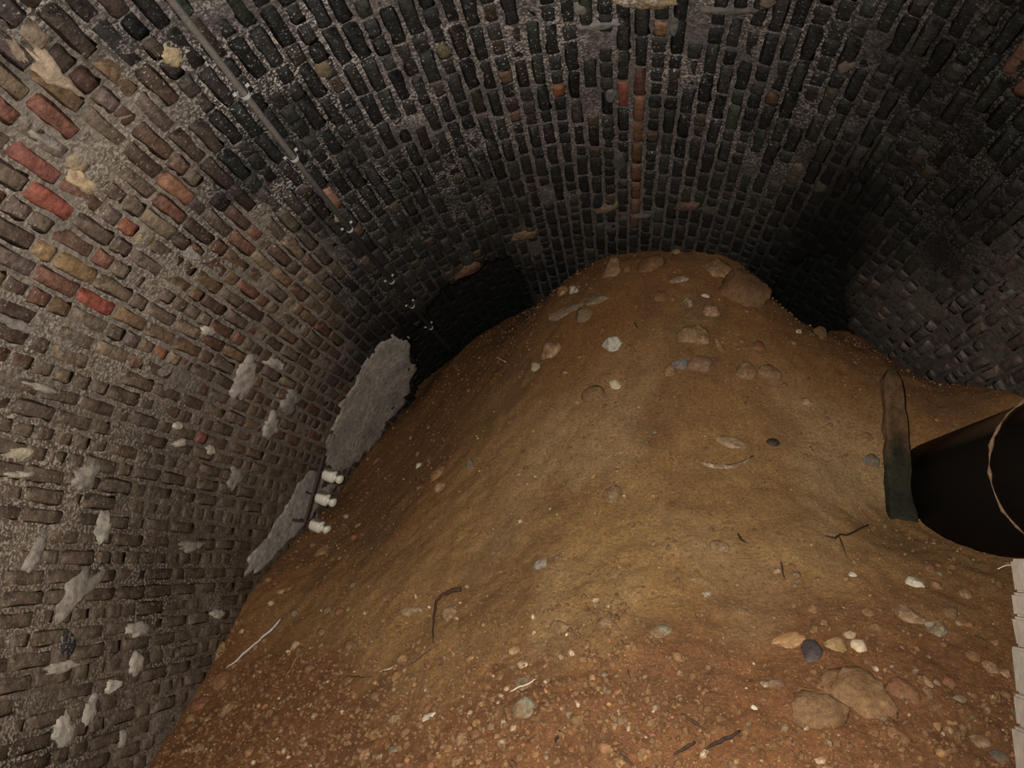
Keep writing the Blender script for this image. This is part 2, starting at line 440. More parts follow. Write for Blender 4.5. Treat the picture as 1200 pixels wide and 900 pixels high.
SECT = {'wall_left': (-SQ - CZ, -50 / DEG * R), 'ceiling': (-50 / DEG * R, 50 / DEG * R), 'wall_right': (50 / DEG * R, SQ + CZ)}
shell = {}
for nm, (s0, s1) in SECT.items():
    ns = max(2, int((s1 - s0) / 0.036)); ds = np.r_[np.arange(-2.0, 1.4, 0.25), np.arange(1.4, 7.35, 0.045)]
    ss = np.linspace(s0, s1, ns + 1); V = []; T = []; F = []
    for s in ss:
        for d in ds:
            jit = (float(vnoise(s * 14, d * 14, 2)) - 0.5) * 0.018
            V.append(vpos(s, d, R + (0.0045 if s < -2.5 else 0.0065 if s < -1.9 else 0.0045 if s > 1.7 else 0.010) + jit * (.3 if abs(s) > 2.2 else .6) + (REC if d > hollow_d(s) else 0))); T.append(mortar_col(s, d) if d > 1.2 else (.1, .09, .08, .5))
    m = len(ds)
    for i in range(ns):
        for j in range(m - 1):
            F.append((i * m + j, i * m + j + 1, (i + 1) * m + j + 1, (i + 1) * m + j))
    o = mesh_obj(nm, V, F, M_MORTAR, None, np.array(T)); o['kind'] = 'structure'; shell[nm] = o
    o.data.materials.append(M_BLACK)
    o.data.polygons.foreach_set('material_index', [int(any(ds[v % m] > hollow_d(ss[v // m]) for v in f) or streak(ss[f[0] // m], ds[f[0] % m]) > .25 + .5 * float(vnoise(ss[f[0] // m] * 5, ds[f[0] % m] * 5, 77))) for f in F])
fl, ff = box((0, 2.6, -0.06), (1, 0, 0), (0, 1, 0), (0, 0, 1), 2.3, 4.7, 0.05)
o = mesh_obj('floor', fl, ff, M_SOIL, None, (.16, .09, .05), False); o['kind'] = 'structure'
for nm, y in (('wall_back', -2.05), ('wall_front', 7.4)):
    v, f = box((0, y, 1.9), (1, 0, 0), (0, 1, 0), (0, 0, 1), 2.35, 0.05, 1.95)
    o = mesh_obj(nm, v, f, M_MORTAR, None, (.05, .045, .04), False); o['kind'] = 'structure'

# brick faces: worn, rounded, a handful of shared shapes
def brick_shape(seed):
    r = np.random.RandomState(seed)
    xs = [-.5, -.44, -.15, .18, .44, .5]; ys = [-.5, -.36, .36, .5]
    V = []; F = []
    nx, ny = len(xs), len(ys)
    for i, x in enumerate(xs):
        for j, y in enumerate(ys):
            ex = i in (0, nx - 1); ey = j in (0, ny - 1)
            z = 0.0 + r.uniform(-.004, .0035)
            if ex or ey: z = -0.008 + r.uniform(-.005, .002)
            if ex and ey: z -= .005
            k = 0.93 if (ex and ey) else 1
            V.append((x * k + r.uniform(-.03, .03), y * k + r.uniform(-.085, .085), z))
    for i in range(nx - 1):
        for j in range(ny - 1):
            F.append((i * ny + j, (i + 1) * ny + j, (i + 1) * ny + j + 1, i * ny + j + 1))
    rim = [i * ny for i in range(nx)] + [(nx - 1) * ny + j for j in range(1, ny)] + [i * ny + ny - 1 for i in range(nx - 2, -1, -1)] + [j for j in range(ny - 2, 0, -1)]
    o = len(V)
    for k in rim: V.append((V[k][0], V[k][1], -0.05))
    for k in range(len(rim)):
        a, b = rim[k], rim[(k + 1) % len(rim)]
        F.append((b, a, o + k, o + (k + 1) % len(rim)))
    return np.array(V), F
SHAPES = [brick_shape(100 + k) for k in range(7)]
BMESH = []
for v, f in SHAPES:
    me = bpy.data.meshes.new('brick'); me.from_pydata([tuple(p) for p in v], [], f); set_tint(me, (1, 1, 1))
    me.materials.append(M_BRICK); me.polygons.foreach_set('use_smooth', [True] * len(f)); BMESH.append(me)

bricks = []   # dict(s, d, L, w, off, col, shape, tilt, sec)
br = np.random.RandomState(5)
CP = 0.0752
kmax = int((SQ + CZ) / CP)
for k in range(-kmax, kmax + 1):
    s = k * CP
    d = 1.35 + br.uniform(0, .2); hd = hollow_d(s)
    header_course = (k % 3 == 0)
    while d < 7.25:
        Lb = 0.222 if br.rand() < (0.18 if header_course else 0.8) else 0.107
        segs = [(d, d + Lb)]
        if d < hd < d + Lb:
            segs = [(d, hd)] + ([(hd, d + Lb)] if d + Lb - hd > 0.05 else [])
            if hd - d < 0.05: segs = segs[1:]
        for a, b in segs:
            m = (a + b) / 2; rec = REC if m > hd else 0.0
            p = vpos(s, m)
            if p[2] > soil_z(p[0], p[1]) - 0.07 - (0.25 if rec else 0) and p[2] > 0.02:
                bricks.append(dict(s=s, d=m, L=b - a - 0.013, w=CP - (0.017 if abs(s) < 1.6 else 0.0135) + br.uniform(-.004, .003), off=br.uniform(-.006, .006) * (.5 if s < -2.6 else 1) - (.012 if br.rand() < .06 else 0) - rec,
                                   col=brick_col(s, m, br), shape=br.randint(7), tilt=br.normal(0, .012, 3) * (.5 if s < -2.6 else 1)))
        d += Lb + 0.001
def brick_mat4(b):
    n = vnorm(b['s']); X = np.array([0, 1.0, 0]); Y = np.cross(n, X)
    p = vpos(b['s'], b['d']) + n * b['off']
    rot = Matrix(((X[0], Y[0], n[0]), (X[1], Y[1], n[1]), (X[2], Y[2], n[2]))).to_4x4()
    t = Matrix.Rotation(b['tilt'][0] * 1.5, 4, 'X') @ Matrix.Rotation(b['tilt'][1] * .6, 4, 'Y') @ Matrix.Rotation(b['tilt'][2], 4, 'Z')
    return Matrix.Translation(p) @ rot @ t @ Matrix.Diagonal((b['L'], b['w'], 1, 1))
for b in bricks:
    p = vpos(b['s'], b['d']); x, y, z = project(p)
    b['px'] = (x, y); b['soot'] = b['off'] < -.1 or streak(b['s'], b['d']) > br.uniform(.2, .8)  # flag picks the near-black material of hollows and streaks
    v = p - EYE; dist = np.linalg.norm(v)
    vis = z > 0.2 and -15 < x < 1215 and -15 < y < 915 and b['off'] > -.1 and p[2] > soil_z(p[0], p[1]) - .02
    b['area'] = (b['L'] * b['w'] * abs(v @ vnorm(b['s'])) / dist ** 3) if vis else 0
    th = b['s'] / R * DEG
    b['sec'] = 'wall_left' if th < -50 else ('wall_right' if th > 50 else 'ceiling')
# bricks whose own colour stands out: pale red repair bricks along the crown and odd ones elsewhere
ODD = [(757, 42, (.16, .085, .055)), (755, 86, (.19, .058, .034)), (735, 113, (.15, .05, .036)), (753, 128, (.13, .062, .042)), (752, 152, (.10, .055, .028)),
       (752, 178, (.07, .04, .022)), (752, 200, (.10, .055, .035)), (751, 220, (.09, .05, .035)), (751, 240, (.12, .068, .05)), (750, 262, (.09, .06, .045)),
       (648, 103, (.15, .062, .03)), (601, 136, (.08, .045, .03)), (772, 160, (.05, .03, .025)), (587, 95, (.08, .05, .032)), (395, 228, (.22, .12, .085)),
       (740, 100, (.08, .035, .03)), (424, 275, (.06, .04, .03)), (30, 185, (.20, .075, .06)), (80, 245, (.22, .07, .05)), (145, 275, (.20, .075, .045)),
       (105, 315, (.22, .07, .045)), (60, 285, (.17, .06, .045)), (115, 340, (.23, .065, .045)), (125, 190, (.075, .04, .03)), (150, 160, (.065, .038, .03)),
       (232, 505, (.17, .062, .05)), (130, 20, (.05, .035, .03)), (182, 420, (.22, .09, .05)), (215, 235, (.2, .1, .06)), (110, 330, (.2, .13, .07)),
       (300, 375, (.06, .035, .028)), (340, 385, (.055, .035, .028)), (1180, 85, (.13, .07, .05)), (1188, 110, (.12, .06, .04)), (912, 118, (.06, .035, .02)),
       (30, 55, (.21, .16, .12)), (60, 310, (.24, .16, .09)), (95, 205, (.26, .2, .13)), (170, 285, (.24, .18, .1))]
for px, py, col in ODD:
    best = min((b for b in bricks if b['area'] > 0), key=lambda b: (b['px'][0] - px) ** 2 + (b['px'][1] - py) ** 2)
    best['col'] = np.r_[np.array(col), .25 if best['s'] < -1.5 else .75]; best['force'] = True
for nm in SECT:
    mine = [b for b in bricks if b['sec'] == nm]
    order = sorted(mine, key=lambda b: -(b['area'] + (9 if b.get('force') else 0)))
    solo = [b for b in order if b['area'] > 0][:290]
    rest = [b for b in order[len(solo):]]
    for b in solo:
        o = bpy.data.objects.new('brick', BMESH[b['shape']]); C.objects.link(o); o.parent = shell[nm]
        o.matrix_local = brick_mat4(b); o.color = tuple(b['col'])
        if b['soot']: o.material_slots[0].link = 'OBJECT'; o.material_slots[0].material = M_BLACK
        if b.get('force'): o.material_slots[0].link = 'OBJECT'; o.material_slots[0].material = M_RED
    V = []; F = []; T = []; MI = []; off = 0
    for b in rest:
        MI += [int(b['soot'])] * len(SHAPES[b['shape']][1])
        v, f = SHAPES[b['shape']]; M = np.array(brick_mat4(b))
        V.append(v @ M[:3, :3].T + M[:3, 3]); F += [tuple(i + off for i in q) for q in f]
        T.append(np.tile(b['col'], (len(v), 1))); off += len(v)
    o = mesh_obj('small_bricks', np.concatenate(V), F, M_BRICK, shell[nm], np.concatenate(T)); o['kind'] = 'stuff'
    o.data.materials.append(M_BLACK); o.data.polygons.foreach_set('material_index', MI)

# lime render and mortar smears that stand proud of the brickwork
def patch(boundary, h, col, parent, name='mortar_patch', rings=5, mat=None, seed=0, rag=0.16):
    r = np.random.RandomState(seed + 900)
    B = np.array(boundary, float); c = B.mean(0); nb = len(B); V = []; F = []; T = []
    ph = r.uniform(0, 50)
    def put(q, hh):
        s, d = vhit(*q)
        V.append(vpos(s, d, R - hh + (float(vnoise(s * 40, d * 40, 7)) - .5) * .008)); T.append(np.array(col) * (0.75 + 0.5 * float(vnoise(s * 12, d * 12, 8))))
    put(c, h)
    for k in range(1, rings + 1):
        f = k / rings
        for i in range(nb):
            q = c + (B[i] - c) * f * (1 + rag * f * (1.3 * float(vnoise(i * .55 + ph, 3.3)) + .9 * float(vnoise(i * 1.7 + ph, 8.3)) - 1.1))
            put(q, h * (1 - f ** 4) - (0.006 + .012 if k == rings else 0))
    for i in range(nb):
        F.append((0, 1 + i, 1 + (i + 1) % nb))
    for k in range(rings - 1):
        for i in range(nb):
            a = 1 + k * nb
            F.append((a + i, a + nb + i, a + nb + (i + 1) % nb, a + (i + 1) % nb))
    return mesh_obj(name, V, F, mat or M_RENDER, parent, np.array(T))
def dense(poly, n=60):
    poly = np.array(poly + poly[:1], float); seg = np.hypot(*np.diff(poly, axis=0).T); cum = np.r_[0, np.cumsum(seg)]
    t = np.linspace(0, cum[-1], n, endpoint=False)
    return [(np.interp(q, cum, poly[:, 0]), np.interp(q, cum, poly[:, 1])) for q in t]
def ell(px, py, rx, ry, ang, n=20):
    a = math.radians(ang)
    return [(px + rx * math.cos(t) * math.cos(a) - ry * math.sin(t) * math.sin(a), py + rx * math.cos(t) * math.sin(a) + ry * math.sin(t) * math.cos(a))
            for t in np.linspace(0, 2 * math.pi, n, endpoint=False)]
WL, WR, CE = shell['wall_left'], shell['wall_right'], shell['ceiling']
patch(dense([(487, 395), (486, 430), (482, 462), (450, 505), (420, 545), (392, 560), (376, 530), (392, 490), (415, 445), (440, 405), (465, 388)], 80), .008, (.34, .305, .275), WL, 'render_coat', 14, rag=.16)
patch(dense([(380, 545), (392, 575), (362, 610), (335, 640), (305, 670), (285, 680), (290, 655), (315, 625), (335, 590), (355, 555)], 60), .008, (.33, .30, .275), WL, 'render_coat', 9, seed=1, rag=.3)
PATCH = [(62, 85, 40, 13, 47, (.30, .23, .17)), (20, 60, 20, 7, 50, (.26, .2, .15)), (95, 212, 24, 11, 35, (.27, .2, .13)), (200, 66, 16, 10, 30, (.27, .21, .13)),
         (74, 781, 23, 8, -14, (.30, .26, .22)), (74, 858, 14, 22, 5, (.30, .27, .23)), (132, 803, 12, 8, -25, (.32, .28, .24)), (159, 779, 9, 17, 15, (.29, .25, .21)),
         (105, 833, 9, 20, 12, (.26, .23, .2)), (90, 695, 14, 42, 40, (.19, .165, .14)), (162, 738, 16, 10, -10, (.25, .22, .19)), (120, 620, 10, 22, 10, (.2, .18, .155)),
         (285, 445, 12, 30, 25, (.25, .22, .195)), (323, 426, 14, 7, 15, (.25, .22, .195)), (317, 500, 11, 17, 25, (.24, .215, .19)), (208, 499, 6, 5, 0, (.32, .28, .24)),
         (211, 519, 9, 5, -15, (.3, .26, .22)), (247, 528, 6, 7, 0, (.3, .27, .22)), (24, 531, 20, 8, -10, (.27, .23, .17)), (22, 556, 22, 5, -3, (.25, .22, .18)),
         (243, 388, 10, 6, -10, (.24, .21, .18)), (225, 298, 14, 7, 30, (.2, .18, .165)), (255, 720, 8, 7, 0, (.27, .24, .2)), (143, 865, 5, 12, 5, (.24, .21, .18)),
         (225, 640, 16, 7, -5, (.17, .15, .125)), (50, 455, 24, 5, 15, (.2, .18, .155)), (100, 560, 14, 20, 40, (.17, .15, .13)), (275, 560, 9, 14, 20, (.19, .17, .15)),
         (55, 165, 22, 7, 30, (.2, .175, .155)), (20, 380, 30, 7, 20, (.18, .155, .14)), (40, 650, 8, 30, 30, (.17, .15, .13)), (340, 470, 10, 18, 30, (.17, .155, .14))]
for i, (x, y, a, b, an, col) in enumerate(PATCH):
    patch(ell(x, y, a, b, an, 26), .012, tuple(c * 1.35 for c in col), WL, seed=i, rings=4, rag=.6)
patch(ell(80, 755, 12, 19, 10), .004, (.022, .022, .021), WL, 'dark_hole_patch', 4, M_MORTAR, 70, .3)  # shade of a missing-brick hole, painted as a dark patch
patch(ell(757, 3, 44, 7, 0, 30), .015, (.17, .125, .065), CE, 'mortar_patch', 4, M_MORTAR, 71, .3)
for i, (x, y, a, b, an, col) in enumerate([(380, 82, 12, 10, 40, (.13, .1, .065)), (700, 30, 26, 5, -5, (.16, .15, .14)), (680, 12, 10, 6, 0, (.15, .14, .13)), (855, 12, 40, 4, 0, (.10, .09, .08)),
                                           (900, 3, 12, 5, 0, (.14, .1, .08)), (790, 30, 5, 14, 10, (.15, .14, .13)), (715, 112, 8, 9, 0, (.10, .095, .09)), (725, 190, 9, 14, 0, (.07, .07, .06)),
                                           (960, 220, 8, 6, 0, (.06, .05, .035)), (990, 78, 11, 8, -20, (.10, .08, .07)), (395, 256, 6, 3, -40, (.2, .16, .12)), (520, 60, 9, 8, 0, (.08, .065, .04))]):
    patch(ell(x, y, a, b, an), .012, col, CE, seed=120 + i, rings=4, rag=.45)
for i, (x, y, a, b, an, col) in enumerate([(1180, 345, 12, 6, -35, (.13, .11, .10)), (1145, 375, 7, 4, -30, (.11, .09, .08)), (1150, 360, 6, 4, -20, (.11, .09, .085))]):
    patch(ell(x, y, a, b, an), .012, col, WR, seed=150 + i, rings=4, rag=.4)
# slivers of red brick laid across the vault where the lining steps
def sliver(p0, p1, wpx, col, seed):
    a = np.array(p0, float); b = np.array(p1, float); t = (b - a) / np.linalg.norm(b - a); n = np.array([-t[1], t[0]])
    return patch(dense([tuple(a), tuple((a * .6 + b * .4) - n * wpx), tuple(b - n * wpx * .8), tuple(b + n * wpx * .6), tuple((a * .5 + b * .5) + n * wpx * .6)], 24), .022, col, CE, 'brick_sliver', 4, M_BRICK, seed, .15)
sliver((526, 330), (566, 309), 6, (.085, .045, .028), 1)
sliver((594, 281), (632, 273), 5, (.10, .065, .036), 2)
sliver((692, 250), (728, 240), 5, (.085, .06, .042), 3)
sliver((784, 244), (822, 241), 5, (.085, .05, .04), 4)
sliver((735, 253), (765, 253), 3, (.08, .055, .042), 5)

# ------------------------------------------------------------------ earth mesh
keep = np.hypot(GX, np.maximum(GZ - CZ, 0)) < R + 0.2
nxg, nyg = GX.shape
sand = np.array([.285, .162, .064]); redd = np.array([.175, .078, .032]); dark = np.array([.115, .055, .026])
# sandy, dusty crust across the middle; redder gravelly earth at the foot and along the left edge
edge = fbm(GX * 1.6, GY * 1.6, 3, 41) - .5
tq = sst(2.75, 3.25, GY + 0.22 * GX * np.where(GX > 0, -1, 0) - 0.8 * np.maximum(-GX - .3, 0) + edge * .9)
col = redd[None, None] * (1 - tq[..., None]) + sand[None, None] * tq[..., None]
upper = sst(3.8, 5.0, GY + edge)
col = col * (1 - upper[..., None]) + (np.array([.215, .102, .038]) * np.ones_like(col)) * upper[..., None]
rt = sst(.9, 1.6, GX + edge)
col = col * (1 - .5 * rt[..., None]) + redd * .5 * rt[..., None]
bl = sst(.52, .75, fbm(GX * 3.1, GY * 3.1, 4, 51))
col = col * (1 - .45 * bl[..., None]) + dark * .45 * bl[..., None]
dustb = sst(.5, .7, fbm(GX * 1.4 + 7, GY * 1.4, 3, 61)) * tq * (1 - upper)
col = col * (1 - .45 * dustb[..., None]) + np.array([.40, .28, .15]) * .45 * dustb[..., None]
col = col * (0.82 + .36 * fbm(GX * 18, GY * 18, 3, 71))[..., None]
idx = np.arange(nxg * nyg).reshape(nxg, nyg)
q = np.stack([idx[:-1, :-1], idx[1:, :-1], idx[1:, 1:], idx[:-1, 1:]], -1)
kq = keep[:-1, :-1] | keep[1:, :-1] | keep[1:, 1:] | keep[:-1, 1:]
q = q[kq]
used = np.unique(q); remap = -np.ones(nxg * nyg, int); remap[used] = np.arange(len(used))
VV = np.stack([GX, GY, GZ], -1).reshape(-1, 3)[used]
bank = mesh_obj('earth_bank', VV, remap[q].tolist(), M_SOIL, None, col.reshape(-1, 3)[used])
tag(bank, 'brown bank of fallen earth and gravel filling the far end of the brick tunnel', 'earth')

# ------------------------------------------------------------------ stones
def rock_mesh(seed, angular=0.5, sub=2, name='stone'):
    r = random.Random(seed); bm = bmesh.new(); bmesh.ops.create_icosphere(bm, subdivisions=sub, radius=1)
    planes = []
    for _ in range(int(4 + 7 * angular)):
        v = Vector((r.gauss(0, 1), r.gauss(0, 1), r.gauss(0, .7))).normalized(); planes.append((v, r.uniform(.62, .92)))
    o = Vector((r.uniform(0, 90), r.uniform(0, 90), 0))
    for v in bm.verts:
        p = v.co.copy()
        for n, d in planes:
            e = p.dot(n) - d
            if e > 0: p -= n * e * (0.55 + .45 * angular)
        p *= 1 + .16 * mnoise.noise(p * 1.6 + o) + .06 * mnoise.noise(p * 4.5 + o)
        v.co = p
    me = bpy.data.meshes.new(name); bm.to_mesh(me); bm.free()
    if sub >= 3:
        for v in me.vertices:
            p = v.co; v.co = p * (1 + .10 * abs(mnoise.noise(p * 2.7 + o)) - .05 + .05 * mnoise.noise(p * 9 + o))
    xs = np.array([v.co[:] for v in me.vertices]); sc = np.abs(xs).max(0)
    for v in me.vertices: v.co = (v.co.x / sc[0], v.co.y / sc[1], v.co.z / sc[2])
    set_tint(me, (1, 1, 1)); me.materials.append(M_STONE)
    me.polygons.foreach_set('use_smooth', [angular < .8] * len(me.polygons))
    return me
def place_stone(name, me, px, py, rx, ry, ang, col, thick=.6, sink=.25, tilt=0):
    p = soil_hit(px, py)
    if p is None: print('MISS', px, py); return None
    n = soil_n(p[0], p[1]); view = Vector(p - EYE); dist = view.dot(Vector(FWD))
    view.normalize()
    # stone lies partly facing the slope, partly facing out of it
    nn = (n * .75 - view * .5).normalized()
    u = (Vector(RIGHT) - nn * nn.dot(Vector(RIGHT))).normalized(); v = nn.cross(u)
    a = math.radians(-ang); X = u * math.cos(a) + v * math.sin(a); Y = nn.cross(X)
    k = dist / FPX
    sx, sy = rx * k, ry * k / max(.6, abs(view.dot(nn)))
    sz = thick * min(sx, sy)
    M = Matrix(((X[0], Y[0], nn[0]), (X[1], Y[1], nn[1]), (X[2], Y[2], nn[2]))).to_4x4()
    o = link(bpy.data.objects.new(name, me))
    o.matrix_world = Matrix.Translation(Vector(p) + nn * sz * (.5 - sink * 2)) @ M @ Matrix.Diagonal((sx, sy, sz, 1))
    o.color = (*col, 1)
    return o
TAN = (.30, .185, .095); OCH = (.30, .165, .07); GRY = (.20, .17, .13); WHT = (.50, .43, .34); PCH = (.38, .235, .145); RED = (.22, .09, .045); BRN = (.18, .10, .052); GGR = (.19, .165, .115); BLU = (.17, .17, .165)
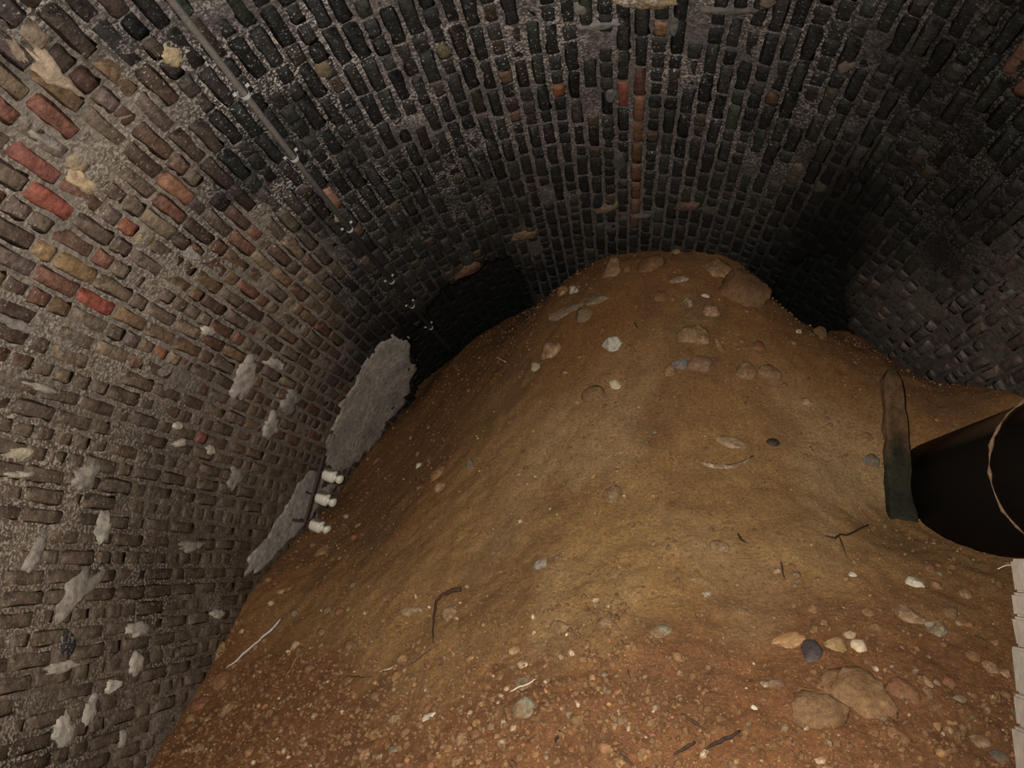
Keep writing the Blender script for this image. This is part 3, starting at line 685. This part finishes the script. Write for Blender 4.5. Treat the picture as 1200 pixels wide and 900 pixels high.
# px, py, rx, ry, angle, colour, angularity, label
ROCKS = [
 (717, 318, 12, 17, 8, TAN, .5, 'upright rounded tan stone on the crest left of the crown line'),
 (735, 317, 5, 6, 0, OCH, .2, 'small ochre pebble touching the upright tan stone on the crest'),
 (661, 342, 9, 8, 0, TAN, .6, 'crumbly tan stone at the left end of the crest'),
 (673, 341, 7, 8, -30, WHT, .6, 'whitish crumbly stone at the left end of the crest'),
 (701, 352, 16, 7, -3, GRY, .8, 'flat grey stone with a pointed right end below the crest'),
 (664, 366, 25, 6, -4, GRY, .7, 'long grey slab half buried at the upper left edge of the bank'),
 (684, 372, 14, 10, -70, GGR, .7, 'greenish grey stone beside the long grey slab'),
 (795, 328, 13, 5, -6, (.30, .25, .17), .6, 'flat pale stone just below the middle of the crest'),
 (808, 357, 6, 10, -8, (.33, .28, .20), .3, 'upright crescent shaped pale stone under the crest'),
 (827, 347, 5, 3, 20, WHT, .4, 'tiny white chip beside the crescent shaped stone'),
 (832, 366, 12, 8, 10, PCH, .7, 'knobbly peach stone right of the crescent shaped stone'),
 (842, 318, 18, 14, 12, TAN, .7, 'large pitted tan stone on the crest right of the crown line'),
 (874, 344, 34, 30, 25, (.17, .085, .042), .7, 'big reddish brown clod at the right end of the crest'),
 (794, 296, 7, 4, 10, PCH, .5, 'pale stone at the very top of the bank'),
 (774, 350, 10, 9, 0, RED, .5, 'orange brown clod in the middle below the crest'),
 (763, 312, 17, 13, 0, (.20, .10, .045), .5, 'brown clod on the crest just left of its highest point'),
 (718, 405, 13, 10, 35, (.42, .39, .31), .9, 'angular white grey stone on the upper middle slope'),
 (646, 413, 14, 11, -5, PCH, .5, 'round crusty peach stone on the upper left slope'),
 (628, 431, 7, 7, -35, (.30, .25, .18), .2, 'smooth grey egg shaped stone below the crusty peach stone'),
 (721, 452, 6, 9, -35, (.50, .40, .26), .2, 'smooth cream oval stone in the upper middle slope'),
 (696, 464, 15, 13, 0, (.22, .13, .065), .3, 'round brown stone nearly buried left of the cream oval stone'),
 (813, 396, 20, 14, 10, (.28, .185, .10), .7, 'rough tan stone on the upper right slope above a bluish stone'),
 (797, 428, 12, 8, -25, BLU, .8, 'bluish grey stone on the upper right slope'),
 (784, 436, 8, 8, 0, OCH, .3, 'orange rounded pebble against the bluish grey stone'),
 (820, 429, 17, 13, -20, (.22, .15, .095), .8, 'faceted brown grey stone right of the bluish stone'),
 (846, 411, 5, 16, -15, TAN, .6, 'long thin tan stone standing on the upper right slope'),
 (874, 438, 15, 12, -10, TAN, .6, 'blotchy tan stone, left one of a touching pair'),
 (902, 437, 15, 11, 10, (.24, .15, .08), .6, 'dull tan stone, right one of a touching pair'),
 (889, 407, 9, 8, 0, RED, .5, 'orange red lump above the touching pair of tan stones'),
 (945, 472, 8, 6, 25, PCH, .3, 'pale oval stone on the right slope below the dark hollow'),
 (963, 392, 9, 9, 0, (.17, .12, .07), .5, 'dull tan stone on the rim below the right hollow'),
 (936, 389, 4, 3, 0, WHT, .4, 'small white chip on the rim below the right hollow'),
 (1020, 541, 11, 9, -15, BLU, .7, 'bluish grey lump left of the mossy board'),
 (1013, 513, 11, 7, 0, OCH, .7, 'crumbly ochre lump left of the mossy board'),
 (1073, 684, 11, 9, -35, WHT, .8, 'angular white stone below the black pipe'),
 (552, 546, 6, 10, -15, GRY, .7, 'pale grey tooth shaped stone on the left slope'),
 (514, 556, 13, 7, -20, OCH, .7, 'crumbled ochre lump left of the tooth shaped stone'),
 (516, 572, 8, 6, 0, PCH, .6, 'pale ochre lump below the crumbled ochre lump'),
 (491, 546, 5, 4, -20, WHT, .3, 'small white pebble on the left slope'),
 (634, 662, 9, 8, 35, (.30, .26, .21), .8, 'pale grey stone alone in the dusty middle of the bank'),
 (720, 581, 13, 13, 0, (.29, .205, .12), .6, 'dusty pale lump in the centre of the bank'),
 (775, 742, 16, 10, 0, (.22, .20, .14), .8, 'grey green flat stone right of the centre foot'),
 (712, 731, 14, 6, 35, (.34, .22, .13), .6, 'pinkish tan slanting stone above the grey green flat stone'),
 (655, 736, 15, 9, 10, (.26, .175, .095), .3, 'dusty tan rounded stone in the lower middle'),
 (604, 763, 9, 6, 10, (.42, .27, .14), .7, 'cream orange lump in the lower middle'),
 (614, 833, 17, 15, 20, (.20, .185, .125), .9, 'triangular greenish grey stone at the bottom centre'),
 (616, 802, 15, 9, 10, (.21, .18, .125), .8, 'grey stone under a pale straw at the bottom centre'),
 (526, 720, 12, 9, 25, (.30, .20, .115), .4, 'dusty peach stone touching the dark root'),
 (485, 716, 22, 5, 3, (.29, .21, .12), .6, 'faint dusty slab left of the dark root'),
 (923, 752, 22, 10, -12, OCH, .6, 'long ochre stone left of the glossy dark stone'),
 (951, 766, 15, 17, 40, (.055, .04, .038), .5, 'glossy dark purple grey stone at the lower right'),
 (979, 757, 13, 10, 8, (.30, .195, .085), .9, 'blocky ochre stone right of the glossy dark stone'),
 (996, 744, 8, 6, 0, (.33, .23, .14), .4, 'pale stone above the white knobbly stone'),
 (1005, 757, 11, 9, 40, (.48, .37, .25), .6, 'white knobbly stone right of the blocky ochre stone'),
 (1006, 815, 48, 34, 28, (.24, .135, .065), .7, 'largest rough brown boulder at the lower right'),
 (960, 838, 34, 27, 30, (.21, .12, .06), .6, 'rough brown boulder left of the largest boulder'),
 (1058, 813, 20, 19, -40, RED, .5, 'reddish boulder right of the largest boulder'),
 (1066, 722, 20, 10, 38, (.34, .215, .13), .8, 'peach angular stone on the right slope'),
 (1096, 738, 13, 13, 20, (.30, .255, .185), .8, 'pale grey faceted stone right of the peach angular stone'),
 (1050, 861, 17, 8, 38, RED, .6, 'reddish slanting stone at the bottom below the reddish boulder'),
 (943, 811, 11, 6, 8, OCH, .6, 'ochre lump at the left foot of the largest boulder'),
 (909, 803, 11, 8, 0, GGR, .3, 'rounded olive grey stone left of the boulders'),
 (896, 802, 6, 4, 30, WHT, .4, 'pale chip left of the rounded olive grey stone'),
 (884, 830, 4, 4, 0, WHT, .5, 'small white chip left of the lower boulder'),
 (257, 768, 7, 16, -6, (.36, .24, .10), .3, 'finger shaped yellow stone standing against the left wall'),
 (258, 800, 13, 12, 0, RED, .5, 'orange clod under the finger shaped yellow stone'),
 (236, 825, 14, 8, -20, (.20, .075, .045), .5, 'red brown stone against the left wall'),
 (268, 831, 13, 8, -20, TAN, .8, 'flat tan stone near the lower left wall'),
 (346, 757, 7, 5, 0, PCH, .3, 'pale oval pebble right of the silvery twig'),
 (377, 648, 9, 9, 20, TAN, .5, 'ochre lump below the insulators'),
 (441, 515, 5, 3, -40, PCH, .3, 'pale oval pebble on the upper left rim of the bank'),
 (842, 641, 13, 8, 15, (.27, .18, .105), .5, 'tan stone by dark twig fragments on the right slope'),
 (753, 885, 8, 8, 0, OCH, .3, 'round orange stone at the bottom edge'),
 (725, 893, 7, 7, 0, OCH, .3, 'orange pebble at the bottom edge left of the round orange stone'),
 (540, 867, 8, 8, 0, PCH, .4, 'pale peach pebble near the bottom edge'),
 (536, 893, 9, 7, 0, TAN, .3, 'tan pebble at the bottom edge below the pale peach pebble'),
 (428, 886, 8, 8, 40, PCH, .7, 'angular peach stone at the bottom left of the gravel'),
 (475, 860, 8, 6, 0, OCH, .3, 'ochre pebble in the gravel left of the bottom centre'),
 (462, 880, 9, 6, 0, GRY, .5, 'dull grey pebble in the gravel at the bottom'),
 (503, 840, 10, 5, -20, WHT, .5, 'whitish fragment in the gravel left of the bottom centre'),
 (502, 831, 7, 5, 0, (.30, .075, .035), .6, 'bright red fragment above the whitish fragment'),
 (1160, 783, 10, 8, 0, PCH, .5, 'peach lump near the pale pier'),
 (1177, 788, 8, 6, 30, PCH, .5, 'pale lump touching the pale pier'),
 (1140, 770, 10, 8, 0, RED, .4, 'reddish lump in the right hand gravel'),
 (1124, 820, 9, 6, 0, GRY, .5, 'pale grey stone in the right hand gravel'),
 (1147, 869, 13, 8, 10, (.28, .17, .10), .4, 'tan lump at the lower right edge'),
 (1172, 889, 13, 9, 20, (.11, .10, .09), .3, 'dark grey oval stone at the bottom right corner'),
 (1131, 697, 8, 7, 30, PCH, .5, 'pinkish lump on the slope under the pipe'),
 (1087, 800, 5, 9, -10, PCH, .5, 'small pale upright stone right of the reddish boulder'),
 (1115, 720, 10, 9, 0, BRN, .4, 'brown stone on the slope under the pipe'),
 (905, 519, 9, 6, 10, (.045, .024, .015), .4, 'dark hole stand-in above the white crescent fragment'),  # shade of a hole in the earth, put in as a near-black stone
 (855, 520, 20, 9, 20, (.27, .18, .10), .7, 'crumbly ochre lump above the white crescent fragment'),
 (872, 718, 9, 5, 20, PCH, .5, 'pale pinkish stone on the right of the dusty middle'),
 (828, 697, 6, 4, 0, WHT, .5, 'whitish chip on the right of the dusty middle'),
 (952, 714, 7, 6, 0, OCH, .3, 'ochre pebble above the long ochre stone'),
 (1018, 719, 7, 7, 0, OCH, .3, 'orange round pebble left of the peach angular stone'),
 (999, 674, 5, 4, 0, WHT, .3, 'small white pebble below the dark forked twig'),
]
for i, (px, py, rx, ry, an, col, ag, lab) in enumerate(ROCKS):
    big = max(rx, ry) > 18
    o = place_stone('stone' if max(rx, ry) > 8 else 'pebble', rock_mesh(300 + i, ag, 4 if big else 3), px, py, rx, ry, an, tuple(np.array(col) * .92), .6, .30)
    if ('smooth' in lab or 'glossy' in lab or 'white' in lab) and o: o.data.materials[0] = M_CLEAN
    if o: tag(o, lab, 'stone' if max(rx, ry) > 8 else 'pebble')
# the pale crescent fragment
cp = [soil_hit(x, y) for x, y in [(813, 540), (822, 544), (833, 547), (845, 550), (857, 549), (868, 545), (876, 540), (882, 535)]]
v, f = tube([Vector(p) + soil_n(p[0], p[1]) * .006 for p in cp], [.004, .008, .010, .014, .014, .012, .009, .004], 8)
rr = random.Random(3); v = [q + Vector((rr.gauss(0, .002), rr.gauss(0, .002), rr.gauss(0, .003))) for q in v]
o = mesh_obj('curved_fragment', v, f, M_STONE, None, (.46, .36, .25)); tag(o, 'white crescent shaped crust fragment lying on the right slope', 'fragment')

# pebbles: 240 single ones, the rest as one mass of grit
PEB = [rock_mesh(900 + k, .25 + .1 * (k % 4), 1, 'pebble') for k in range(6)]
pr = random.Random(77)
TONES = [('ochre', (.30, .165, .07)), ('brown', (.20, .105, .05)), ('grey', (.20, .165, .12)), ('pale', (.42, .31, .20)), ('reddish', (.23, .09, .045))]
used_px = [(r[0], r[1], max(r[2], r[3])) for r in ROCKS]
def zone(px, py):
    if py < 560: return ('scattered over the upper slope', .30)
    if px < 430 and py > 600: return ('in the gravel along the lower left wall', 1.0)
    if py > 755 and px < 800: return ('in the loose gravel at the bottom centre', 1.2)
    if px > 900 and py > 660: return ('in the rubble at the lower right', 1.0)
    return ('scattered over the dusty middle slope', .28)
LAND = []
for r_ in ROCKS:
    nm_ = r_[7]
    for sp in (',', ' on ', ' at ', ' in ', ' below', ' left', ' right', ' beside', ' near', ' under', ' above', ' touching', ' against', ' half', ' with', ' alone', ' by ', ' lying', ' standing', ' just', ' again', ' pointing'):
        nm_ = nm_.split(sp)[0]
    LAND.append((r_[0], r_[1], nm_, max(r_[2], r_[3])))
names_ = [l[2] for l in LAND]
LAND = [l for l in LAND if names_.count(l[2]) == 1 and l[3] > 7]
LAND += [(373, 580, 'white insulators', 15), (528, 700, 'dark bent root', 10), (297, 757, 'silvery twig', 10), (848, 546, 'white crescent fragment', 10), (1052, 540, 'mossy board', 15), (994, 626, 'dark forked twig', 10), (845, 870, 'dark straight twig', 10)]
LABELS_USED = set()
def near_label(tn, size, px, py):
    for wd in ('', 'tiny ' if size < 3 else ('larger ' if size > 5 else 'small '), 'rounded ', 'dull ', 'dusty '):
        for (x, y, nm_, rr_) in sorted(LAND, key=lambda l: (l[0] - px) ** 2 + (l[1] - py) ** 2)[:3]:
            dx, dy = px - x, py - y; dd = math.hypot(dx, dy)
            if dd > 130: continue
            far = 'just ' if dd < 35 else ('a little way ' if dd < 75 else 'well ')
            a = (math.degrees(math.atan2(-dy, dx)) + 360) % 360
            dr = ['right of', 'above and right of', 'above', 'above and left of', 'left of', 'below and left of', 'below', 'below and right of'][int((a + 22.5) // 45) % 8]
            lab = wd + tn + ' pebble ' + far + dr + ' the ' + nm_
            if lab not in LABELS_USED and len(lab.split()) <= 16:
                LABELS_USED.add(lab); return lab
    return None
cnt = 0; tries = 0
while cnt < 210 and tries < 9000:
    tries += 1
    px, py = pr.uniform(190, 1182), pr.uniform(300, 897)
    zn, wgt = zone(px, py)
    if pr.random() > wgt / 1.2: continue
    if py > 755 or px < 430 or px > 900 and py > 660: r = pr.choice([3, 3.5, 4, 4.5, 5.5, 7])
    else: r = pr.choice([2, 2.2, 2.6, 3, 3.6])
    if any((px - a) ** 2 + (py - b) ** 2 < (c + r) ** 2 for a, b, c in used_px): continue
    p = soil_hit(px, py)
    if p is None or p[1] > 6.0 or math.hypot(p[0], max(p[2] - CZ, 0)) > R - .05: continue
    if px > 1040 and py < 660: continue
    tn, tc = pr.choices(TONES, [3, 2.5, 1.6, 2.2 if r < 4 else 1, 1.5])[0]
    k = pr.uniform(.8, 1.2)
    o = place_stone('pebble', PEB[pr.randrange(6)], px, py, r * pr.uniform(.9, 1.4), r * pr.uniform(.7, 1), pr.uniform(-60, 60), tuple(c * k for c in tc), .75, .2)
    lb = near_label(tn, r, px, py)
    tag(o, lb or 'small %s pebble %s' % (tn, zn), 'pebble', ('pebbles ' + zn) if lb else '%s pebbles %s' % (tn, zn))
    used_px.append((px, py, r)); cnt += 1
# grit: tens of thousands of crumbs, one object
ic = bmesh.new(); bmesh.ops.create_icosphere(ic, subdivisions=1, radius=1)
IV = np.array([v.co[:] for v in ic.verts]); ic.free()
IV = IV[:12] if len(IV) > 12 else IV
ic = bmesh.new(); bmesh.ops.create_icosphere(ic, subdivisions=1, radius=1)
ic.verts.ensure_lookup_table(); IV = np.array([v.co[:] for v in ic.verts]); IF = np.array([[v.index for v in f.verts] for f in ic.faces]); ic.free()
NG = 22000; V = []; T = []; F = []; g = np.random.RandomState(13); m = 0; off = 0
while m < NG:
    x = g.uniform(-2.15, 2.1); y = 2.2 + 4.2 * g.rand() ** 1.25
    z = soil_z(x, y)
    if math.hypot(x, max(z - CZ, 0)) > R - .02 or z < 0: continue
    foot = float(1 - sst(2.7, 3.4, y - .8 * max(-x - .3, 0) + (float(vnoise(x * 2, y * 2, 4)) - .5) * .8))
    clump = float(vnoise(x * 4.5, y * 4.5, 14))
    if g.rand() > max(.22 * (clump > .55), foot, .34): continue
    r = (g.gamma(1.6, .0024) + .0018) * (1.25 if foot > .5 else .8)
    r = min(r, .015)
    c = [(.25, .135, .06), (.19, .095, .043), (.15, .07, .033), (.19, .14, .09), (.46, .35, .23), (.20, .085, .042), (.28, .165, .075)][g.choice(7, p=[.20, .28, .24, .06, .05, .1, .07])]
    A = g.normal(0, 1, (3, 3)); Q, _ = np.linalg.qr(A)
    v = (IV * (1 + g.uniform(-.18, .18, (len(IV), 1)))) * np.array([1.2, .95, .75]) * r
    V.append(v @ Q.T + np.array([x, y, z + r * .25])); T.append(np.tile(np.array(c) * g.uniform(.75, 1.2), (len(IV), 1)))
    F.append(IF + off); off += len(IV); m += 1
o = mesh_obj('grit', np.concatenate(V), np.concatenate(F).tolist(), M_STONE, None, np.concatenate(T), False)
o['kind'] = 'stuff'; tag(o, 'fine gravel and grit strewn over the brown earth bank', 'gravel')

# ------------------------------------------------------------------ twigs, roots and straws
def strand(name, pxs, rad, col, label, cat='twig', lift=.006, n=7):
    Pp = []
    for k, (x, y) in enumerate(pxs):
        p = soil_hit(x, y); nn = soil_n(p[0], p[1])
        Pp.append(Vector(p) + nn * lift)
    # subdivide softly
    Q = []; Rr = []
    rad = rad if hasattr(rad, '__len__') else [rad * .7] + [rad] * (len(Pp) - 2) + [rad * .5]
    for i in range(len(Pp) - 1):
        for t in (0, .33, .66):
            j = Vector((pr.gauss(0, 1), pr.gauss(0, 1), pr.gauss(0, 1))) * .0015
            Q.append(Pp[i].lerp(Pp[i + 1], t) + j); Rr.append(rad[i] * (1 - t) + rad[i + 1] * t)
    Q.append(Pp[-1]); Rr.append(rad[-1])
    v, f = tube(Q, Rr, n)
    return tag(mesh_obj(name, v, f, M_TWIG, None, col), label, cat)
strand('root', [(541, 693), (531, 694), (520, 698), (513, 706), (511, 720), (509, 735), (509, 755)], [.011, .011, .008, .007, .006, .004, .003], (.05, .024, .016), 'dark bent root lying on the dusty middle of the bank', 'root', .010)
strand('root', [(506, 760), (497, 768), (487, 776), (476, 782)], .0028, (.055, .028, .017), 'thin dark root below the dark bent root', 'root', .003)
strand('root', [(438, 793), (425, 794), (407, 793), (390, 806)], .003, (.06, .03, .018), 'thin dark root at the left foot of the dusty slope', 'root', .003)
strand('straw', [(465, 781), (455, 785), (443, 789)], [.004, .004, .0015], (.46, .36, .23), 'short pale straw between two thin dark roots', 'straw', .004)
strand('twig', [(330, 728), (318, 741), (304, 753), (290, 765), (278, 777), (266, 785)], [.005, .006, .005, .006, .005, .002], (.42, .37, .34), 'silvery grey twig lying near the lower left wall', 'twig', .012)
strand('straw', [(353, 766), (346, 776), (339, 788), (335, 796)], .0025, (.26, .16, .06), 'thin yellow straw right of the silvery twig', 'straw', .005)
strand('straw', [(600, 815), (612, 809), (624, 806), (631, 800)], .003, (.50, .40, .30), 'pale straw across the grey stone at the bottom centre', 'straw', .018)
strand('twig', [(581, 418), (587, 422), (593, 425)], .006, (.55, .43, .28), 'short pale stick on the upper left slope', 'twig', .006)
tw = strand('twig', [(1016, 617), (1003, 624), (993, 629), (983, 628), (978, 633), (966, 630)], .005, (.035, .017, .013), 'dark forked twig below the mossy board', 'twig', .010)
v, f = tube([Vector(soil_hit(x, y)) + Vector((0, -.004, .005)) for x, y in [(984, 632), (989, 645), (993, 656)]], [.003, .003, .001], 6)
mesh_obj('side_shoot', v, f, M_TWIG, tw, (.05, .026, .018))
strand('twig', [(864, 627), (868, 633), (874, 637)], .006, (.04, .02, .014), 'short dark twig fragment right of the dusty middle', 'twig')
strand('twig', [(915, 661), (917, 671), (920, 680)], .004, (.05, .028, .018), 'short dark twig fragment on the right slope below the others', 'twig')
strand('twig', [(866, 860), (852, 868), (838, 874), (826, 880)], .006, (.035, .019, .012), 'dark straight twig at the bottom right of centre', 'twig', .01)
strand('twig', [(826, 858), (812, 848), (799, 839)], .006, (.06, .032, .018), 'brown twig pointing at the dark straight twig', 'twig', .008)
strand('twig', [(816, 871), (803, 879), (790, 886)], .006, (.035, .019, .012), 'dark twig at the bottom edge left of the straight twig', 'twig', .008)
strand('twig', [(727, 884), (735, 893), (743, 899)], .005, (.05, .027, .017), 'dark twig at the bottom edge beside orange pebbles', 'twig', .006)
strand('twig', [(657, 858), (653, 866), (651, 872)], .006, (.018, .012, .009), 'stubby black twig at the bottom centre', 'twig', .006)
strand('twig', [(744, 379), (748, 386)], .006, (.03, .017, .012), 'tiny dark twig on the slope under the crest', 'twig', .004)
strand('twig', [(1141, 747), (1149, 750), (1157, 755)], .0035, (.05, .025, .016), 'thin brown twig in the rubble under the pipe', 'twig', .008)
strand('twig', [(736, 786), (739, 795)], .004, (.05, .02, .015), 'tiny red brown twig at the foot of the slope', 'twig', .005)

# ------------------------------------------------------------------ conduit with its saddles
cs = -38.3 / DEG * R
cd = empty('conduit', vpos(cs, 4.0, R - .03))
base_m = cd.location.copy()
def rel(vs, o): return [Vector(q) - o.location for q in vs]
ddd = np.linspace(1.2, 6.25, 30)
cpath = [vpos(cs + .012 * math.sin(d * 1.1) + (-.03 * (d > 5.2) * 0), d, R - .03) for d in ddd]
v, f = tube([Vector(p) for p in cpath], .0135, 12)
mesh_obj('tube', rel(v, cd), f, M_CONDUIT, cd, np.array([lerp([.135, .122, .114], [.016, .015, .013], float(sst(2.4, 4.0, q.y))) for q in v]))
for px, py in [(283, 103), (337, 181), (402, 266), (455, 325), (482, 352), (505, 377)]:
    _, d = vhit(px, py)
    s0 = cs + .012 * math.sin(d * 1.1); V = []; F = []
    prof = [(-.036, .003), (-.022, .004)] + [(-.0195 * math.cos(a), .030 + .0165 * math.sin(a)) for a in np.linspace(-.3, math.pi + .3, 11)] + [(.022, .004), (.036, .003)]
    for (u, h) in prof:
        for e in (-.008, .008):
            V.append(vpos(s0 + u, d + e, R - h - .004)); V.append(vpos(s0 + u * 1.0, d + e, R - h - .0015))
    for i in range(len(prof) - 1):
        a, b = i * 4, i * 4 + 4
        F += [(a, a + 2, b + 2, b), (a + 1, b + 1, b + 3, a + 3), (a, b, b + 1, a + 1), (a + 2, a + 3, b + 3, b + 2)]
    sd = mesh_obj('saddle', rel(V, cd), F, M_GALV, cd, None, False)
    for u in (-.030, .030):
        q = vpos(s0 + u, d, R - .008); v, f = lathe(q, vnorm(s0), [(0, .004), (.003, .004), (.005, .002)], 8)
        mesh_obj('screw', rel(v, cd), f, M_GALV, sd)
tag(cd, 'thin grey conduit in bright metal saddles running along the left of the vault', 'conduit')

# ------------------------------------------------------------------ insulator bracket on the left wall
s_a, d_a = vhit(373, 535); s_b, d_b = vhit(348, 608)
dm = (d_a + d_b) / 2
ib = empty('insulator_bracket', vpos((s_a + s_b) / 2, dm))
off = .055
top = Vector(vpos(s_a, dm, R - off)); bot = Vector(vpos(s_b, dm, R - off))
Nn = Vector(vnorm((s_a + s_b) / 2)); Nh = Vector((Nn.x, -0.10, Nn.z - .12)).normalized()
bx, bf = box((top + bot) / 2, (bot - top).normalized(), (0, 1, 0), Nn, (bot - top).length / 2 + .02, .022, .008)
mesh_obj('bar', rel(bx, ib), bf, M_RUST, ib, None, False)
v, f = tube([top + Nn * 0, top + Vector((-.01, .0, .03)), Vector(vpos(s_a + .05, dm - .0, R - .045)), Vector(vpos(s_a + .06, dm - .05, R - .02)), Vector(vpos(s_a + .06, dm - .11, R - .012)), Vector(vpos(s_a + .06, dm - .12, R + .02))], .011, 8)
mesh_obj('wall_arm', rel(v, ib), f, M_RUST, ib)
v, f = tube([bot, Vector(vpos(s_b - .01, dm - .03, R - .03)), Vector(vpos(s_b - .01, dm - .12, R - .015)), Vector(vpos(s_b - .01, dm - .13, R + .02))], .010, 8)
mesh_obj('wall_arm', rel(v, ib), f, M_RUST, ib)
for px, py in [(366, 550), (356, 577), (346, 609)]:
    s_i, _ = vhit(px, py); b0 = Vector(vpos(s_i, dm, R - off))
    v, f = lathe(b0 - Nh * .06, Nh, [(0, .007), (.13, .007)], 10)
    ins_pin = (v, f)
    v, f = lathe(b0, Nh, [(.045, .030), (.048, .043), (.056, .046), (.118, .046), (.126, .042), (.131, .030), (.136, .024), (.146, .024), (.150, .030), (.158, .034), (.170, .034), (.180, .028), (.186, .014)], 24)
    ins = mesh_obj('insulator', rel(v, ib), f, M_PORC, ib)
    ins['label'] = 'white porcelain insulator with dirt on its upper side'
    mesh_obj('pin', rel(ins_pin[0], ib), ins_pin[1], M_RUST, ins)
    v, f = lathe(b0 + Nn * .008, Nh, [(0, .014), (.010, .014)], 6)
    mesh_obj('nut', rel(v, ib), f, M_RUST, ins, None, False)
tag(ib, 'rusty iron bracket carrying three white porcelain insulators on the left wall', 'insulator bracket')

# ------------------------------------------------------------------ black pipe, mossy board and pier on the right
ra = ray(1188, 477); rb = ray(1188, 654)
a0 = math.atan2(ra[2], ra[0]); a1 = math.atan2(rb[2], rb[0]); ac = (a0 + a1) / 2; ah = (a0 - a1) / 2
RHO = 1.66; PR = RHO * math.sin(ah); PX, PZ = RHO * math.cos(ac), CZ + RHO * math.sin(ac)
dj = ray(1190, 560); DJ = 1.0 * (PX - PR * .75) / (dj[0] / dj[1])
pp = empty('pipe', (PX, 3.6, PZ - PR))
v, f = lathe((PX, 2.0, PZ), (0, 1, 0), [(0, PR * .9), (0, PR), (DJ - 2.0 - .005, PR), (3.2, PR), (3.2, PR * .9)], 56)
mesh_obj('barrel', rel(v, pp), f, M_PIPE, pp)
v, f = lathe((PX, DJ - .90, PZ), (0, 1, 0), [(0, PR * .99), (0, PR + .006), (.89, PR + .006), (.90, PR * .99)], 56)
c = mesh_obj('socket_collar', rel(v, pp), f, M_PIPE, pp)
V = []; jr = random.Random(4); ringp = []
for k in range(57):
    a = 2 * math.pi * k / 56
    ringp.append(Vector((PX + (PR + .010) * math.cos(a), DJ + .004 + jr.gauss(0, .003), PZ + (PR + .010) * math.sin(a))))
v, f = tube(ringp, [max(.0015, .0045 + jr.gauss(0, .003)) for _ in ringp], 6, False)
o = mesh_obj('joint_crust', rel(v, pp), f, M_STONE, pp, (.20, .13, .09)); o['label'] = 'pale broken crust line around the joint'
tag(pp, 'large black iron pipe with dusty top running along the right wall', 'pipe')

def board(b0, b1, wid, th, mat, name):
    """upright weathered board from b0 to b1, rounded top"""
    b0, b1 = Vector(b0), Vector(b1); ax = (b1 - b0); Ln = ax.length; ax.normalize()
    X = Vector(RIGHT); X = (X - ax * X.dot(ax)).normalized(); Y = ax.cross(X)
    V = []; F = []; T = []; nz = 16; sec = [(-1, -1), (-.35, -1.05), (.35, -1), (1, -1), (1, 1), (.35, 1), (-.35, 1.05), (-1, 1)]
    rj = random.Random(8)
    for i in range(nz + 1):
        t = i / nz; wdt = wid / 2 * (1 - .40 * t) * (math.sqrt(max(.12, 1 - ((t - .93) / .07) ** 2)) if t > .93 else 1)
        for (a, b) in sec:
            V.append(b0 + ax * (Ln * t) + X * (a * wdt + rj.gauss(0, .003)) + Y * (b * th / 2 + rj.gauss(0, .002)))
            g = float(vnoise(t * 6, a * 2, 6))
            mossy = np.array([.017, .0165, .009]) * (.6 + g); brown = np.array([.085, .046, .022]) * (.7 + .6 * g)
            T.append(lerp(mossy, brown, float(sst(.42, .62, t + .15 * (g - .5))) * float(1 - sst(.93, .99, t))))
    n = len(sec)
    for i in range(nz):
        for k in range(n): F.append((i * n + k, i * n + (k + 1) % n, (i + 1) * n + (k + 1) % n, (i + 1) * n + k))
    F.append(tuple(range(n - 1, -1, -1))); F.append(tuple(range(nz * n, nz * n + n)))
    return mesh_obj(name, V, F, mat, None, np.array(T), False)
pb = soil_hit(1057, 606); pt = at_depth(1043, 434, pb[1] + .10)
o = board(pb - (pt - pb) * .12, pt, .135, .04, M_WOOD, 'board')
tag(o, 'mossy dark upright board standing in the earth by the end of the black pipe', 'board')

# pier of stacked pale blocks under the near end of the pipe
pier = empty('pier', (1.6, 2.8, 0))
ys = [655, 694, 722, 757, 812, 850, 915, 990, 1080]
for k in range(len(ys) - 1):
    pj = random.Random(40 + k)
    zt = at_depth(1186, ys[k], 2.58)[2]; zb = at_depth(1186, ys[k + 1], 2.58)[2]
    if k == 0: zt = min(zt, PZ - PR - .002)
    xl = at_depth(1185 + k * .8 + pj.uniform(-1.5, 1.5), (ys[k] + ys[k + 1]) / 2, 2.58)[0]
    bm = bmesh.new(); bmesh.ops.create_cube(bm, size=1)
    bmesh.ops.scale(bm, vec=(.30, .24, zt - zb - .001), verts=bm.verts)
    bmesh.ops.bevel(bm, geom=bm.edges[:], offset=.007, segments=2, affect='EDGES')
    for q in bm.verts: q.co += Vector((pj.gauss(0, .0015), pj.gauss(0, .0015), 0))
    me = bpy.data.meshes.new('block'); bm.to_mesh(me); bm.free(); set_tint(me, (.47 * pj.uniform(.95, 1.05), .41, .35)); me.materials.append(M_PIER)
    o = link(bpy.data.objects.new('block', me), pier)
    o.location = (xl + .15 - 1.6, 2.58 - .12 - 2.8, (zt + zb) / 2)
tag(pier, 'pale pier of stacked blocks under the black pipe at the right edge', 'pier')
q0 = Vector(at_depth(1186, 662, 2.57)); q1 = Vector(at_depth(1169, 667, 2.55))
v, f = tube([q0 + Vector((.03, .03, -.004)), q0, q0.lerp(q1, .5) + Vector((0, 0, .004)), q1], [.002, .002, .0018, .001], 6)
mesh_obj('loose_thread', rel(v, pier), f, M_TWIG, pier, (.40, .33, .25))
